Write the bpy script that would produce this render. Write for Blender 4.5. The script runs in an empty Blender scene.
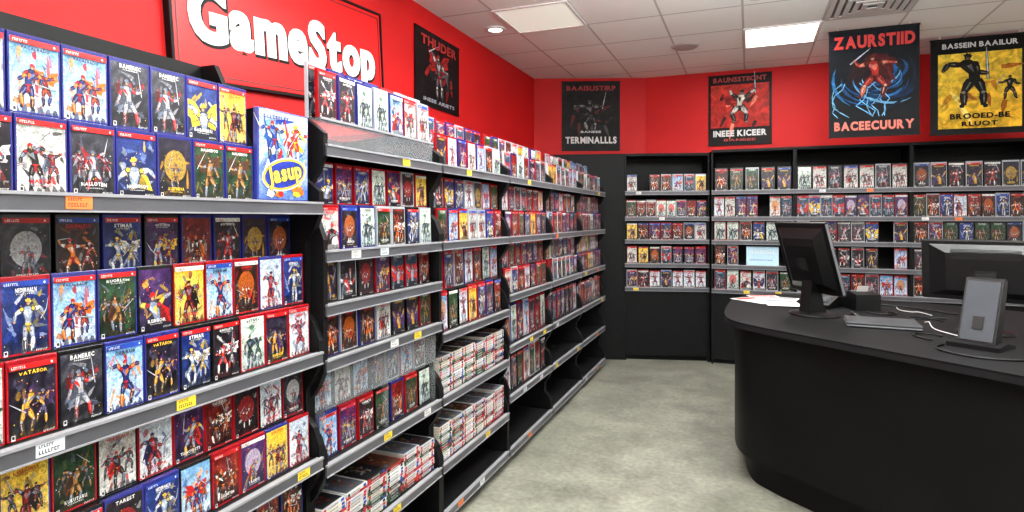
import bpy, bmesh, math, random
from mathutils import Matrix, Vector
R=math.radians
sc=bpy.context.scene
try:
    sc.view_settings.view_transform='Standard'
except Exception: pass
COL=sc.collection
rnd=random.Random(11)

def lin(c):
    return tuple((x/12.92 if x<=0.04045 else ((x+0.055)/1.055)**2.4) for x in c[:3])+(1.0,)

# ---------------------------------------------------------------- materials
def mat(name,color=(0.5,0.5,0.5),rough=0.5,metal=0.0,noise=0.0,nscale=8.0,emit=None,estr=0,bump=0.0,bscale=60,spec=0.5):
    m=bpy.data.materials.new(name); m.use_nodes=True
    nt=m.node_tree; b=nt.nodes['Principled BSDF']
    b.inputs['Roughness'].default_value=rough; b.inputs['Metallic'].default_value=metal
    b.inputs['Specular IOR Level'].default_value=spec
    c=lin(color)
    tc=nt.nodes.new('ShaderNodeTexCoord')
    n=nt.nodes.new('ShaderNodeTexNoise'); n.inputs['Scale'].default_value=nscale; n.inputs['Detail'].default_value=6
    nt.links.new(tc.outputs['Object'],n.inputs['Vector'])
    r=nt.nodes.new('ShaderNodeValToRGB'); nt.links.new(n.outputs['Fac'],r.inputs['Fac'])
    r.color_ramp.elements[0].position=0.3; r.color_ramp.elements[1].position=0.7
    r.color_ramp.elements[0].color=tuple(x*(1-noise) for x in c[:3])+(1,)
    r.color_ramp.elements[1].color=tuple(min(1,x*(1+noise)) for x in c[:3])+(1,)
    nt.links.new(r.outputs['Color'],b.inputs['Base Color'])
    if emit:
        b.inputs['Emission Color'].default_value=lin(emit); b.inputs['Emission Strength'].default_value=estr
    if bump:
        n2=nt.nodes.new('ShaderNodeTexNoise'); n2.inputs['Scale'].default_value=bscale
        nt.links.new(tc.outputs['Object'],n2.inputs['Vector'])
        bp=nt.nodes.new('ShaderNodeBump'); bp.inputs['Strength'].default_value=bump; bp.inputs['Distance'].default_value=0.01
        nt.links.new(n2.outputs['Fac'],bp.inputs['Height']); nt.links.new(bp.outputs['Normal'],b.inputs['Normal'])
    return m
def attr_mat(name,rough,lo,hi,nscale,coat=0.0,tint=0.0,spec=.5):
    m=bpy.data.materials.new(name); m.use_nodes=True
    nt=m.node_tree; b=nt.nodes['Principled BSDF']; b.inputs['Roughness'].default_value=rough
    b.inputs['Specular IOR Level'].default_value=spec
    b.inputs['Coat Weight'].default_value=coat; b.inputs['Coat Roughness'].default_value=0.12
    a=nt.nodes.new('ShaderNodeAttribute'); a.attribute_name='Col'
    tc=nt.nodes.new('ShaderNodeTexCoord')
    n=nt.nodes.new('ShaderNodeTexNoise'); n.inputs['Scale'].default_value=nscale; n.inputs['Detail'].default_value=5; n.inputs['Distortion'].default_value=1.0 if tint else 0
    nt.links.new(tc.outputs['Object'],n.inputs['Vector'])
    mr=nt.nodes.new('ShaderNodeMapRange'); mr.inputs['From Min'].default_value=0.33; mr.inputs['From Max'].default_value=0.67
    mr.inputs['To Min'].default_value=lo; mr.inputs['To Max'].default_value=hi
    nt.links.new(n.outputs['Fac'],mr.inputs['Value'])
    vm=nt.nodes.new('ShaderNodeVectorMath'); vm.operation='SCALE'
    nt.links.new(a.outputs['Color'],vm.inputs[0]); nt.links.new(mr.outputs['Result'],vm.inputs['Scale'])
    outp=vm.outputs['Vector']
    if tint:
        mx=nt.nodes.new('ShaderNodeMix'); mx.data_type='RGBA'; mx.blend_type='OVERLAY'; mx.inputs['Factor'].default_value=tint
        nt.links.new(outp,mx.inputs['A']); nt.links.new(n.outputs['Color'],mx.inputs['B']); outp=mx.outputs['Result']
    nt.links.new(outp,b.inputs['Base Color'])
    return m
M_art=attr_mat('printed_cover',0.35,0.5,1.35,130,0.25,tint=0.35,spec=.35)
M_shell=attr_mat('case_plastic',0.25,0.95,1.05,20,0.3)
M_poster=attr_mat('poster_print',0.5,0.5,1.3,16,0.0,tint=0.25,spec=.15)
M_paper=attr_mat('paper_print',0.6,0.95,1.05,30)
M_black=mat('black_laminate',(0.055,0.055,0.06),0.5,noise=0.15,spec=.15)
M_shelf=mat('black_metal',(0.08,0.08,0.085),0.45,noise=0.1,spec=.25)
M_rail=mat('grey_price_rail',(0.33,0.33,0.35),0.35,0.2,noise=0.08)
M_railtop=mat('rail_edge',(0.58,0.58,0.60),0.35,0.1,noise=0.05)
M_counter=mat('counter_body',(0.045,0.045,0.048),0.45,noise=0.3,nscale=3,bump=0.1,bscale=80,spec=.15)
M_ctop=mat('counter_top_laminate',(0.06,0.06,0.065),0.6,noise=0.2,nscale=5,spec=.15)
M_cedge=mat('counter_edge_band',(0.10,0.10,0.11),0.4,noise=0.1,spec=.3)
M_plastic=mat('device_black_plastic',(0.05,0.05,0.055),0.38,noise=0.1,spec=.35)
M_screen=mat('screen_glass',(0.02,0.02,0.025),0.08,noise=0.1)
M_grey=mat('device_grey',(0.42,0.43,0.45),0.4,noise=0.06)
M_dgrey=mat('device_mid_grey',(0.27,0.28,0.30),0.7,noise=0.06,spec=.1)
M_white=mat('white_plastic',(0.88,0.87,0.86),0.4,noise=0.03)
M_red=mat('red_wall_paint',(0.76,0.06,0.065),0.6,noise=0.08,nscale=1.5,spec=.3)
M_signred=mat('sign_red',(0.77,0.065,0.07),0.35,noise=0.03,spec=.3)
M_light=mat('light_diffuser',(1,1,1),0.5,noise=0.0,emit=(1,0.99,0.96),estr=4.0)
M_dim=mat('dim_diffuser',(0.93,0.94,0.90),0.5,noise=0.02,emit=(.97,0.99,0.93),estr=0.42)
M_wallgrey=mat('pale_wall_paint',(0.85,0.85,0.84),0.6,noise=0.03)

M_acr=bpy.data.materials.new('clear_acrylic'); M_acr.use_nodes=True
nt=M_acr.node_tree; b=nt.nodes['Principled BSDF']; b.inputs['Roughness'].default_value=0.06
b.inputs['Base Color'].default_value=(0.42,0.45,0.48,1); b.inputs['Alpha'].default_value=0.2

M_floor=bpy.data.materials.new('polished_concrete'); M_floor.use_nodes=True
nt=M_floor.node_tree; b=nt.nodes['Principled BSDF']
tc=nt.nodes.new('ShaderNodeTexCoord')
n1=nt.nodes.new('ShaderNodeTexNoise'); n1.inputs['Scale'].default_value=2.6; n1.inputs['Detail'].default_value=10; n1.inputs['Roughness'].default_value=0.75
nt.links.new(tc.outputs['Object'],n1.inputs['Vector'])
r=nt.nodes.new('ShaderNodeValToRGB'); nt.links.new(n1.outputs['Fac'],r.inputs['Fac'])
r.color_ramp.elements[0].position=0.34; r.color_ramp.elements[0].color=lin((0.41,0.41,0.37))
r.color_ramp.elements[1].position=0.66; r.color_ramp.elements[1].color=lin((0.61,0.605,0.55))
n2=nt.nodes.new('ShaderNodeTexNoise'); n2.inputs['Scale'].default_value=34; n2.inputs['Detail'].default_value=8
nt.links.new(tc.outputs['Object'],n2.inputs['Vector'])
mx=nt.nodes.new('ShaderNodeMix'); mx.data_type='RGBA'; mx.blend_type='OVERLAY'; mx.inputs['Factor'].default_value=0.5
nt.links.new(r.outputs['Color'],mx.inputs['A']); nt.links.new(n2.outputs['Fac'],mx.inputs['B'])
nt.links.new(mx.outputs['Result'],b.inputs['Base Color'])
mr=nt.nodes.new('ShaderNodeMapRange'); mr.inputs['To Min'].default_value=0.22; mr.inputs['To Max'].default_value=0.45
nt.links.new(n1.outputs['Fac'],mr.inputs['Value']); nt.links.new(mr.outputs['Result'],b.inputs['Roughness'])

M_ceil=bpy.data.materials.new('ceiling_tiles'); M_ceil.use_nodes=True
nt=M_ceil.node_tree; b=nt.nodes['Principled BSDF']; b.inputs['Roughness'].default_value=0.85
tc=nt.nodes.new('ShaderNodeTexCoord'); mp=nt.nodes.new('ShaderNodeMapping')
mp.inputs['Location'].default_value=(0.05+6,-0.04+6,0)
nt.links.new(tc.outputs['Object'],mp.inputs['Vector'])
br=nt.nodes.new('ShaderNodeTexBrick'); br.offset=0; br.squash=1
br.inputs['Scale'].default_value=1; br.inputs['Brick Width'].default_value=0.6; br.inputs['Row Height'].default_value=0.6
br.inputs['Mortar Size'].default_value=0.009; br.inputs['Mortar Smooth'].default_value=0.1
br.inputs['Color1'].default_value=lin((0.95,0.96,0.945)); br.inputs['Color2'].default_value=lin((0.925,0.935,0.92))
br.inputs['Mortar'].default_value=lin((0.74,0.73,0.71))
nt.links.new(mp.outputs['Vector'],br.inputs['Vector'])
nn=nt.nodes.new('ShaderNodeTexNoise'); nn.inputs['Scale'].default_value=90
nt.links.new(tc.outputs['Object'],nn.inputs['Vector'])
mm=nt.nodes.new('ShaderNodeMix'); mm.data_type='RGBA'; mm.blend_type='SOFT_LIGHT'; mm.inputs['Factor'].default_value=0.2
nt.links.new(br.outputs['Color'],mm.inputs['A']); nt.links.new(nn.outputs['Fac'],mm.inputs['B'])
nt.links.new(mm.outputs['Result'],b.inputs['Base Color'])

# ---------------------------------------------------------------- geometry
class Geo:
    def __init__(s): s.v=[]; s.f=[]; s.c=[]; s.m=[]
    def poly(s,pts,col=(1,1,1),mi=0,cols=None):
        i=len(s.v); s.v+= [tuple(p) for p in pts]; s.f.append(list(range(i,i+len(pts))))
        s.c.append(cols if cols else [lin(col)]*len(pts)); s.m.append(mi)
    def faces(s,vs,fs,col=(1,1,1),mi=0):
        i=len(s.v); s.v+=[tuple(p) for p in vs]
        for f in fs:
            s.f.append([i+k for k in f]); s.c.append([lin(col)]*len(f)); s.m.append(mi)
    def box(s,x0,x1,y0,y1,z0,z1,col=(1,1,1),mi=0,bev=0.0):
        if bev<=0:
            vs=[(x,y,z) for z in (z0,z1) for y in (y0,y1) for x in (x0,x1)]
            s.faces(vs,[(0,2,3,1),(4,5,7,6),(0,1,5,4),(2,6,7,3),(0,4,6,2),(1,3,7,5)],col,mi); return
        bm=bmesh.new(); bmesh.ops.create_cube(bm,size=1)
        for v in bm.verts:
            v.co=Vector(((x0+x1)/2+v.co.x*(x1-x0),(y0+y1)/2+v.co.y*(y1-y0),(z0+z1)/2+v.co.z*(z1-z0)))
        bmesh.ops.bevel(bm,geom=bm.edges[:],offset=bev,segments=2,affect='EDGES',profile=0.5)
        bm.verts.index_update()
        s.faces([v.co[:] for v in bm.verts],[[v.index for v in f.verts] for f in bm.faces],col,mi); bm.free()
    def prism(s,pts,axis,a,b_,col=(1,1,1),mi=0):
        def P(p,t):
            return {'x':(t,p[0],p[1]),'z':(p[0],p[1],t),'y':(p[0],t,p[1])}[axis]
        n=len(pts); vs=[P(p,a) for p in pts]+[P(p,b_) for p in pts]
        fs=[list(range(n))[::-1],list(range(n,2*n))]+[[i,(i+1)%n,n+(i+1)%n,n+i] for i in range(n)]
        s.faces(vs,fs,col,mi)
    def add(s,o,M):
        i=len(s.v)
        s.v+=[tuple(M@Vector(p)) for p in o.v]
        for f,c,m in zip(o.f,o.c,o.m):
            s.f.append([i+k for k in f]); s.c.append(c); s.m.append(m)
    def mesh(s,name,mats,smooth=False):
        me=bpy.data.meshes.new(name); me.from_pydata(s.v,[],s.f)
        for m in mats: me.materials.append(m)
        me.polygons.foreach_set('material_index',s.m)
        at=me.color_attributes.new('Col','FLOAT_COLOR','CORNER')
        flat=[x for c in s.c for k in c for x in k]
        at.data.foreach_set('color',flat)
        if smooth: me.polygons.foreach_set('use_smooth',[True]*len(s.f))
        me.update(); return me
def ob(name,me,parent=None,loc=(0,0,0),rot=(0,0,0),**kw):
    o=bpy.data.objects.new(name,me); COL.objects.link(o)
    o.location=loc; o.rotation_euler=rot
    if parent: o.parent=parent
    for k,v in kw.items(): o[k]=v
    return o
def empty(name,loc=(0,0,0),rot=(0,0,0),**kw):
    o=ob(name,None,None,loc,rot,**kw); o.empty_display_size=0.1; return o
def gob(name,g,mats,parent=None,loc=(0,0,0),rot=(0,0,0),smooth=False,**kw):
    return ob(name,g.mesh(name,mats,smooth),parent,loc,rot,**kw)
def autosmooth(o):
    o.data.polygons.foreach_set('use_smooth',[True]*len(o.data.polygons))
    try: o.data.set_sharp_from_angle(angle=R(35))
    except Exception: pass
def lathe(g,prof,seg=32,cx=0,cy=0,col=(1,1,1),mi=0,sx=1,sy=1):
    n=len(prof); vs=[]
    for k in range(seg):
        a=2*math.pi*k/seg
        for r_,z in prof: vs.append((cx+sx*r_*math.cos(a),cy+sy*r_*math.sin(a),z))
    fs=[]
    for k in range(seg):
        k2=(k+1)%seg
        for j in range(n-1): fs.append([k*n+j,k2*n+j,k2*n+j+1,k*n+j+1])
    fs.append([k*n for k in range(seg)][::-1]); fs.append([k*n+n-1 for k in range(seg)])
    g.faces(vs,fs,col,mi)
def to_mesh(cu):
    o=bpy.data.objects.new('t',cu); COL.objects.link(o)
    bpy.context.view_layer.update()
    dg=bpy.context.evaluated_depsgraph_get()
    me=bpy.data.meshes.new_from_object(o.evaluated_get(dg))
    bpy.data.objects.remove(o); return me
def curve_tube(name,pts,rad,material,**kw):
    cu=bpy.data.curves.new(name,'CURVE'); cu.dimensions='3D'; cu.bevel_depth=rad; cu.bevel_resolution=2
    sp=cu.splines.new('NURBS'); sp.points.add(len(pts)-1)
    for p,q in zip(sp.points,pts): p.co=(*q,1)
    sp.use_endpoint_u=True; sp.order_u=3
    me=to_mesh(cu); me.materials.clear(); me.materials.append(material); me.name=name
    me.polygons.foreach_set('use_smooth',[True]*len(me.polygons))
    return ob(name,me,None,**kw)
GC={}
def glyph(ch,bold,extr=0,res=4):
    k=(ch,bold,extr,res)
    if k not in GC:
        cu=bpy.data.curves.new('t','FONT'); cu.body=ch; cu.size=1; cu.offset=bold; cu.extrude=extr; cu.resolution_u=res
        me=to_mesh(cu); GC[k]=([v.co[:] for v in me.vertices],[list(p.vertices) for p in me.polygons])
        bpy.data.meshes.remove(me)
    return GC[k]
def text_mesh(body,width,height,material,bold=0.0,extrude=0.0,gap=.13,outset=0.0):
    """each letter laid out on its own so heavy strokes never merge"""
    vs=[];fs=[];x=0
    for ch in body:
        if ch==' ': x+=.3; continue
        bv,_=glyph(ch,bold); a=min(v[0] for v in bv); c=max(v[0] for v in bv)
        gv,gf=glyph(ch,bold+outset,extrude); i=len(vs)
        vs+=[(x+v[0]-a,v[1],v[2]) for v in gv]; fs+=[[i+k for k in f] for f in gf]; x+=(c-a)+gap
    W_=x-gap
    bys=[v[1] for ch in body if ch!=' ' for v in glyph(ch,bold)[0]]; y0,y1=min(bys),max(bys)
    sx=width/W_; sy=height/(y1-y0)
    me=bpy.data.meshes.new('lettering'); me.from_pydata([((v[0]-W_/2)*sx,-v[2],(v[1]-(y0+y1)/2)*sy) for v in vs],[],fs)
    me.materials.append(material); me.update()
    return me

# ---------------------------------------------------------------- cover artwork
FONT={}
for ch in "ABCDEGHIKLMNORSTUV":
    bv,bf=glyph(ch,.035,0,2)
    xs=[v[0] for v in bv]; ys=[v[1] for v in bv]; a,b_,c,d=min(xs),max(xs),min(ys),max(ys)
    FONT[ch]=([((v[0]-a)/(b_-a),(v[1]-c)/(d-c)) for v in bv],bf,(b_-a)/(d-c))
SYL=["BA","TA","RE","KU","SO","NI","DER","VA","LO","MAR","TEN","GI","RU","HAL","STI","OR","NE","CAL","DO","ME"]
def word(r_,n):
    s=""
    while len(s)<n: s+=r_.choice(SYL)
    return s[:n]
def lettering(g,x0,x1,z0,z1,s,col,y,arch=0,taper=0):
    tot=sum(max(.25,FONT[c][2]) for c in s)+.14*(len(s)-1); sc_=(x1-x0)/tot
    x=x0
    for c in s:
        vs,fs,w=FONT[c]; w=max(.25,w)
        cx=x+w*sc_/2; k=(cx-(x0+x1)/2)/((x1-x0)/2); hz=(z1-z0)*(1-taper*abs(k)); zz=z0+arch*(1-k*k)
        g.faces([(x+w*sc_*u,y,zz+hz*v) for u,v in vs],fs,col)
        x+=(w+.14)*sc_
def marks(g,x0,x1,z0,z1,n,col,y,r_):
    cw=(x1-x0)/n
    for i in range(n):
        a=x0+i*cw; e=cw*.3; k=r_.randrange(3)
        g.poly([(a,y,z0),(a+e,y,z0),(a+e,y,z1),(a,y,z1)],col)
        if k!=0: g.poly([(a,y,z1-(z1-z0)*.25),(a+cw*.75,y,z1-(z1-z0)*.25),(a+cw*.75,y,z1),(a,y,z1)],col)
        if k!=1: g.poly([(a,y,z0),(a+cw*.75,y,z0),(a+cw*.75,y,z0+(z1-z0)*.25),(a,y,z0+(z1-z0)*.25)],col)
def limb(g,a,b_,w0,w1,col,y):
    dx,dz=b_[0]-a[0],b_[1]-a[1]; L=math.hypot(dx,dz) or 1e-6; nx,nz=-dz/L,dx/L; e=0.15*w1
    mxx,mzz=(a[0]*.6+b_[0]*.4),(a[1]*.6+b_[1]*.4); wm=w0*.6
    g.poly([(a[0]+nx*w0/2,y,a[1]+nz*w0/2),(a[0]-nx*w0/2,y,a[1]-nz*w0/2),(mxx-nx*wm,y,mzz-nz*wm),
            (b_[0]-nx*w1/2,y,b_[1]-nz*w1/2),(b_[0]+dx/L*e,y,b_[1]+dz/L*e),(b_[0]+nx*w1/2,y,b_[1]+nz*w1/2),(mxx+nx*wm,y,mzz+nz*wm)],col)
def disc(g,c,rx,rz,col,y,n=10,jag=0,r_=None):
    pts=[]
    for k in range(n):
        a=2*math.pi*k/n; q=1+(r_.uniform(-jag,jag) if r_ else 0)
        pts.append((c[0]+rx*q*math.cos(a),y,c[1]+rz*q*math.sin(a)))
    g.poly(pts,col)
def mixc(a,b_,t): return tuple(a[i]*(1-t)+b_[i]*t for i in range(3))
def figure(g,cx,cz,s,r_,c1,c2,c3,y,dy,skin=(0.8,0.6,0.48),weapon=True,cape=None,mirror=None):
    """generic armoured fighter; cz = pelvis height, s = body height"""
    m=mirror or r_.choice([-1,1]); lean=r_.uniform(-.12,.12)
    P=lambda x,z:(cx+m*x*s,cz+z*s)
    D1=mixc(c1,(0,0,0),.6); H1=mixc(c1,(1,1,1),.35); D3=mixc(c3,(0,0,0),.55); H3=mixc(c3,(1,1,1),.4)
    def pl(q,col,yy): g.poly([(P(*p)[0],yy,P(*p)[1]) for p in q],col)
    k=r_.choice([0,1,3,3,3]) if cape is None else cape
    if k==0:
        pl([(-.06,.3),(-.25,.2),(-.38,-.12),(-.3,-.08),(-.27,-.26),(-.17,-.12),(.03,0)],c2,y)
        pl([(-.08,.27),(-.2,.15),(-.3,-.1),(-.16,-.05),(-.02,.05)],mixc(c2,(0,0,0),.4),y-.2*dy)
    elif k==1:
        for sg in (-1,1):
            pl([(0,.26),(sg*.2,.46),(sg*.46,.5),(sg*.38,.36),(sg*.42,.24),(sg*.30,.22),(sg*.27,.08),(sg*.1,.12)],c2,y)
            for j in range(3): limb(g,P(sg*.04,.24),P(sg*(.4-.06*j),.46-.16*j),.02*s,.006*s,mixc(c2,(0,0,0),.5),y-.2*dy)
    y2=y-dy
    def seg(a,b_,w0,w1,c,cd,chh,yy):
        limb(g,P(*a),P(*b_),w0*1.45*s,w1*1.6*s,cd,yy); limb(g,P(*a),P(*b_),w0*s,w1*s,c,yy-.2*dy)
        a2=(a[0]*.8+b_[0]*.2+.012,a[1]*.8+b_[1]*.2); b2=(a[0]*.2+b_[0]*.8+.008,a[1]*.2+b_[1]*.8)
        limb(g,P(*a2),P(*b2),w0*.25*s,w1*.2*s,chh,yy-.35*dy)
        a3=(a[0]*.55+b_[0]*.45,a[1]*.55+b_[1]*.45); disc(g,P(*a3),w0*.3*s,w0*.3*s,cd,yy-.3*dy,5)
    ch=(lean,.27)
    for sg in (-1,1):
        hip=(sg*.045,0); a=R(r_.uniform(6,42))*sg
        kn=(hip[0]+.24*math.sin(a),-.24*math.cos(a)); a2=a*r_.uniform(-.7,.5)
        ft=(kn[0]+.24*math.sin(a2),kn[1]-.22*math.cos(a2))
        seg(hip,kn,.09,.06,c1,D1,H1,y2); seg(kn,ft,.07,.045,c3 if r_.random()<.5 else D1,D3,H3,y2-dy*.5)
        seg(ft,(ft[0]+.06*sg,ft[1]-.02),.045,.025,D1,D1,c1,y2-dy); disc(g,P(*kn),.03*s,.03*s,H3,y2-dy,6)
    pl([(-.085,-.03),(.085,-.03),(.08,.1),(ch[0]+.145,ch[1]+.01),(ch[0]+.05,ch[1]+.08),(ch[0]-.05,ch[1]+.08),(ch[0]-.145,ch[1]+.01),(-.08,.1)],D1,y2-dy)
    pl([(-.065,-.01),(.065,-.01),(.055,.1),(ch[0]+.115,ch[1]),(ch[0]+.04,ch[1]+.05),(ch[0]-.04,ch[1]+.05),(ch[0]-.115,ch[1]),(-.055,.1)],c1,y2-1.2*dy)
    pl([(.0,.12),(ch[0]+.08,ch[1]-.05),(ch[0]+.07,ch[1]),(ch[0],ch[1]-.03)],H1,y2-1.4*dy)
    pl([(.0,.12),(ch[0]-.08,ch[1]-.05),(ch[0]-.07,ch[1]),(ch[0],ch[1]-.03)],c3,y2-1.4*dy)
    pl([(-.065,.0),(.065,.0),(.06,.03),(-.06,.03)],c2,y2-1.5*dy)
    pl([(-.03,.0),(.03,.0),(.05,-.14),(.0,-.1),(-.045,-.15)],mixc(c2,(0,0,0),.3),y2-1.5*dy)
    for sg in (-1,1):
        sh=(ch[0]+sg*.12,ch[1]); a=R(r_.uniform(15,140))*sg
        el=(sh[0]+.15*math.sin(a),sh[1]-.15*math.cos(a)); a2=a+R(r_.uniform(-70,70))
        hd=(el[0]+.14*math.sin(a2),el[1]-.14*math.cos(a2))
        if weapon and sg==1:
            wa=a2+R(r_.uniform(50,120)); L=r_.uniform(.3,.5)
            e1=(hd[0]-.1*math.sin(wa),hd[1]+.1*math.cos(wa)); e2=(hd[0]+L*math.sin(wa),hd[1]-L*math.cos(wa))
            limb(g,P(*e1),P(*e2),.04*s,.02*s,(.1,.1,.12),y2-1.5*dy); limb(g,P(*e1),P(*e2),.02*s,.008*s,(.75,.78,.83),y2-1.6*dy)
        seg(sh,el,.06,.045,c3,D3,H3,y2-1.7*dy); seg(el,hd,.052,.036,c1,D1,H1,y2-2.1*dy)
        disc(g,P(*sh),.055*s,.05*s,D1,y2-2.5*dy,7); disc(g,P(sh[0]-.005,sh[1]+.008),.038*s,.033*s,c2,y2-2.6*dy,6)
        disc(g,P(*hd),.024*s,.024*s,skin,y2-2.7*dy,6)
    hc=(ch[0]+.01,ch[1]+.115)
    disc(g,P(*hc),.048*s,.058*s,D1,y2-2.8*dy,9); disc(g,P(hc[0]+.004,hc[1]-.008),.033*s,.04*s,skin,y2-2.9*dy,8)
    pts=[]
    for k in range(9):
        a=math.pi*k/8-.2; q=.075 if k%2 else .055
        pts.append((hc[0]+q*math.cos(a),hc[1]+.012+q*1.0*math.sin(a)))
    pl(pts,c2,y2-3.1*dy)
    pl([(hc[0]-.03,hc[1]),(hc[0]+.035,hc[1]),(hc[0]+.035,hc[1]+.008),(hc[0]-.03,hc[1]+.008)],(.05,.05,.06),y2-3.2*dy)
def gradbg(g,w,h,c1,c2,y,r_,nx=4,nz=6,jit=.12,x0=None,z0=0):
    x0=-w/2 if x0 is None else x0
    cols={}
    for i in range(nx+1):
        for j in range(nz+1):
            t=min(1,max(0,j/nz+r_.uniform(-.25,.25))); c=mixc(c1,c2,t); q=r_.uniform(-jit,jit)
            cols[i,j]=lin(tuple(min(1,max(0,v+q)) for v in c))
    for i in range(nx):
        for j in range(nz):
            a=x0+w*i/nx; b_=x0+w*(i+1)/nx; c=z0+h*j/nz; d=z0+h*(j+1)/nz
            g.poly([(a,y,c),(b_,y,c),(b_,y,d),(a,y,d)],cols=[cols[i,j],cols[i+1,j],cols[i+1,j+1],cols[i,j+1]])
BLK=(.05,.05,.07);WHT=(.90,.90,.89);RED=(.74,.09,.09);ORG=(.88,.43,.11);YEL=(.92,.75,.20);BLU=(.12,.24,.60);TEA=(.12,.40,.50);PUR=(.28,.14,.38);SKY=(.42,.62,.80);GRN=(.16,.35,.20);GRY=(.5,.5,.53);BRN=(.30,.17,.10);STL=(.40,.44,.52)
PAL=[("black","gold",BLK,(.13,.1,.18),(.80,.58,.16),PUR,STL,YEL),("black","red",BLK,(.12,.08,.12),(.70,.11,.1),STL,WHT,WHT),
     ("white","red",WHT,(.72,.78,.85),(.6,.1,.1),(.12,.15,.35),STL,RED),("pale blue","blue",(.8,.85,.9),SKY,(.1,.15,.4),RED,ORG,BLK),
     ("dark teal","silver",(.03,.10,.17),(.08,.28,.38),(.6,.62,.66),RED,STL,WHT),("dark red","black",(.2,.02,.03),(.5,.06,.06),(.12,.12,.14),ORG,WHT,WHT),
     ("dark purple","steel",(.07,.05,.16),PUR,(.5,.55,.65),RED,YEL,WHT),("white","black",(.85,.84,.82),(.7,.7,.68),(.12,.1,.1),RED,STL,RED),
     ("black","grey",BLK,(.2,.2,.24),(.65,.65,.68),STL,RED,WHT),("dark green","bronze",(.04,.10,.06),(.12,.28,.15),(.6,.42,.2),BRN,STL,WHT),
     ("pale yellow","dark red",(.8,.7,.4),YEL,(.45,.06,.06),BLK,STL,RED),("dark blue","steel",(.03,.06,.2),(.1,.2,.5),(.55,.6,.7),YEL,WHT,WHT),
     ("black","orange",BLK,(.2,.08,.03),(.85,.42,.1),RED,WHT,RED),("pale grey","navy",(.62,.68,.66),(.86,.89,.85),(.1,.13,.2),GRN,STL,BLK)]
CW,CH,CT=0.13,0.165,0.014
NV=84
variants=[]
def make_cover(i,scheme,band):
    r_=random.Random(100+i); bgN,fgN,b1,b2,f1,f2,f3,tc_=PAL[scheme]
    g=Geo(); w=CW-.010; h=CH-.010; y=-0.0006; d=.00016
    gradbg(g,w,h,b1,b2,y,r_,7,9,.09)
    y-=d
    for k in range(r_.randint(16,24)):
        c=(r_.uniform(-.40,.40)*w,r_.uniform(.1,.85)*h); cc=mixc(r_.choice([f2,f3,f1,b2]),b1 if r_.random()<.6 else b2,r_.uniform(.2,.7))
        if r_.random()<.4: disc(g,c,w*r_.uniform(.03,.09),w*r_.uniform(.03,.11),cc,y-k*.000008,9,.4,r_)
        else:
            a=r_.uniform(0,6.28); L=w*r_.uniform(.15,.5)
            limb(g,c,(max(-.46*w,min(.46*w,c[0]+L*math.cos(a))),min(h*.86,max(.03*h,c[1]+L*math.sin(a)))),w*.06,w*.01,cc,y-k*.000008)
    for k in range(6):
        x=-.45*w+k*.16*w; q=.1*w
        g.poly([(x,y-.00022,.0),(x+q*1.5,y-.00022,.0),(x+q,y-.00022,h*r_.uniform(.06,.16)),(x+q*.3,y-.00022,h*r_.uniform(.05,.14))],mixc(b1,mixc(f1,BLK,.6),.6))
    y-=d*2
    k=r_.random()
    if k<.30:
        figure(g,w*.22,h*.38,h*.5,r_,mixc(f2,BLK,.35),f3,f1,y,d*.5,weapon=False)
        figure(g,-w*.14,h*.38,h*.66,r_,f1,f2,f3,y-d*3,d)
    elif k<.52:
        for q in (-.29,.29): figure(g,w*q,h*.45,h*.42,r_,mixc(f3,BLK,.4),f2,f1,y,d*.4,weapon=False,cape=3)
        figure(g,0,h*.37,h*.64,r_,f1,f2,f3,y-d*3,d)
    elif k<.68:   # large bust, no legs in frame
        figure(g,r_.uniform(-.08,.08)*w,h*.10,h*1.15,r_,f1,f2,f3,y,d,cape=r_.choice([0,1]),weapon=False)
        g.poly([(-w/2,y-d*6,-.0),(w/2,y-d*6,0),(w/2,y-d*6,h*.10),(0,y-d*6,h*.14),(-w/2,y-d*6,h*.08)],mixc(b1,BLK,.5))
    elif k<.80:   # distant figure under a big disc / moon
        disc(g,(0,h*.55),w*.34,w*.34,mixc(b2,r_.choice([WHT,YEL,RED,ORG]),.6),y,20)
        figure(g,0,h*.36,h*.46,r_,mixc(f1,BLK,.3),f2,f3,y-d,d)
    else:
        figure(g,r_.uniform(-.06,.06)*w,h*.40,h*.78,r_,f1,f2,f3,y,d)
    for k in range(16): disc(g,(r_.uniform(-.45,.45)*w,r_.uniform(.1,.8)*h),w*.012,w*.012,r_.choice([f2,YEL,WHT,ORG]),y-d*6,5)
    # plain margins trim away anything outside the sleeve
    yt=-.0036
    top=h
    if band:
        bc={'r':RED,'b':BLU,'w':WHT}[band]
        g.poly([(-w/2,yt,h*.925),(w/2,yt,h*.925),(w/2,yt,h),(-w/2,yt,h)],bc)
        marks(g,-w*.45,-w*.15,h*.943,h*.978,7,WHT if band!='w' else RED,yt-.0001,r_); disc(g,(w*.4,h*.96),w*.022,w*.022,WHT if band!='w' else RED,yt-.0001,10); top=h*.925
    n=r_.randint(6,9); s_=word(r_,n); ww=w*r_.uniform(.22,.34)
    if r_.random()<.6:
        hh=h*r_.uniform(.042,.065); zt=top-hh-h*.02; lettering(g,-ww,ww,zt,zt+hh,s_,tc_,yt,arch=0,taper=r_.choice([0,0,.3]))
        if r_.random()<.6: marks(g,-w*.2,w*.2,zt-h*.028,zt-h*.012,9,tc_,yt,r_)
    else:
        lettering(g,-ww,ww,h*.13,h*.185,s_,tc_,yt,arch=r_.choice([0,.015*h])); marks(g,-w*.2,w*.2,h*.10,h*.114,9,tc_,yt,r_)
    g.poly([(-w*.47,yt,h*.02),(-w*.39,yt,h*.02),(-w*.39,yt,h*.09),(-w*.47,yt,h*.09)],WHT)
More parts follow.
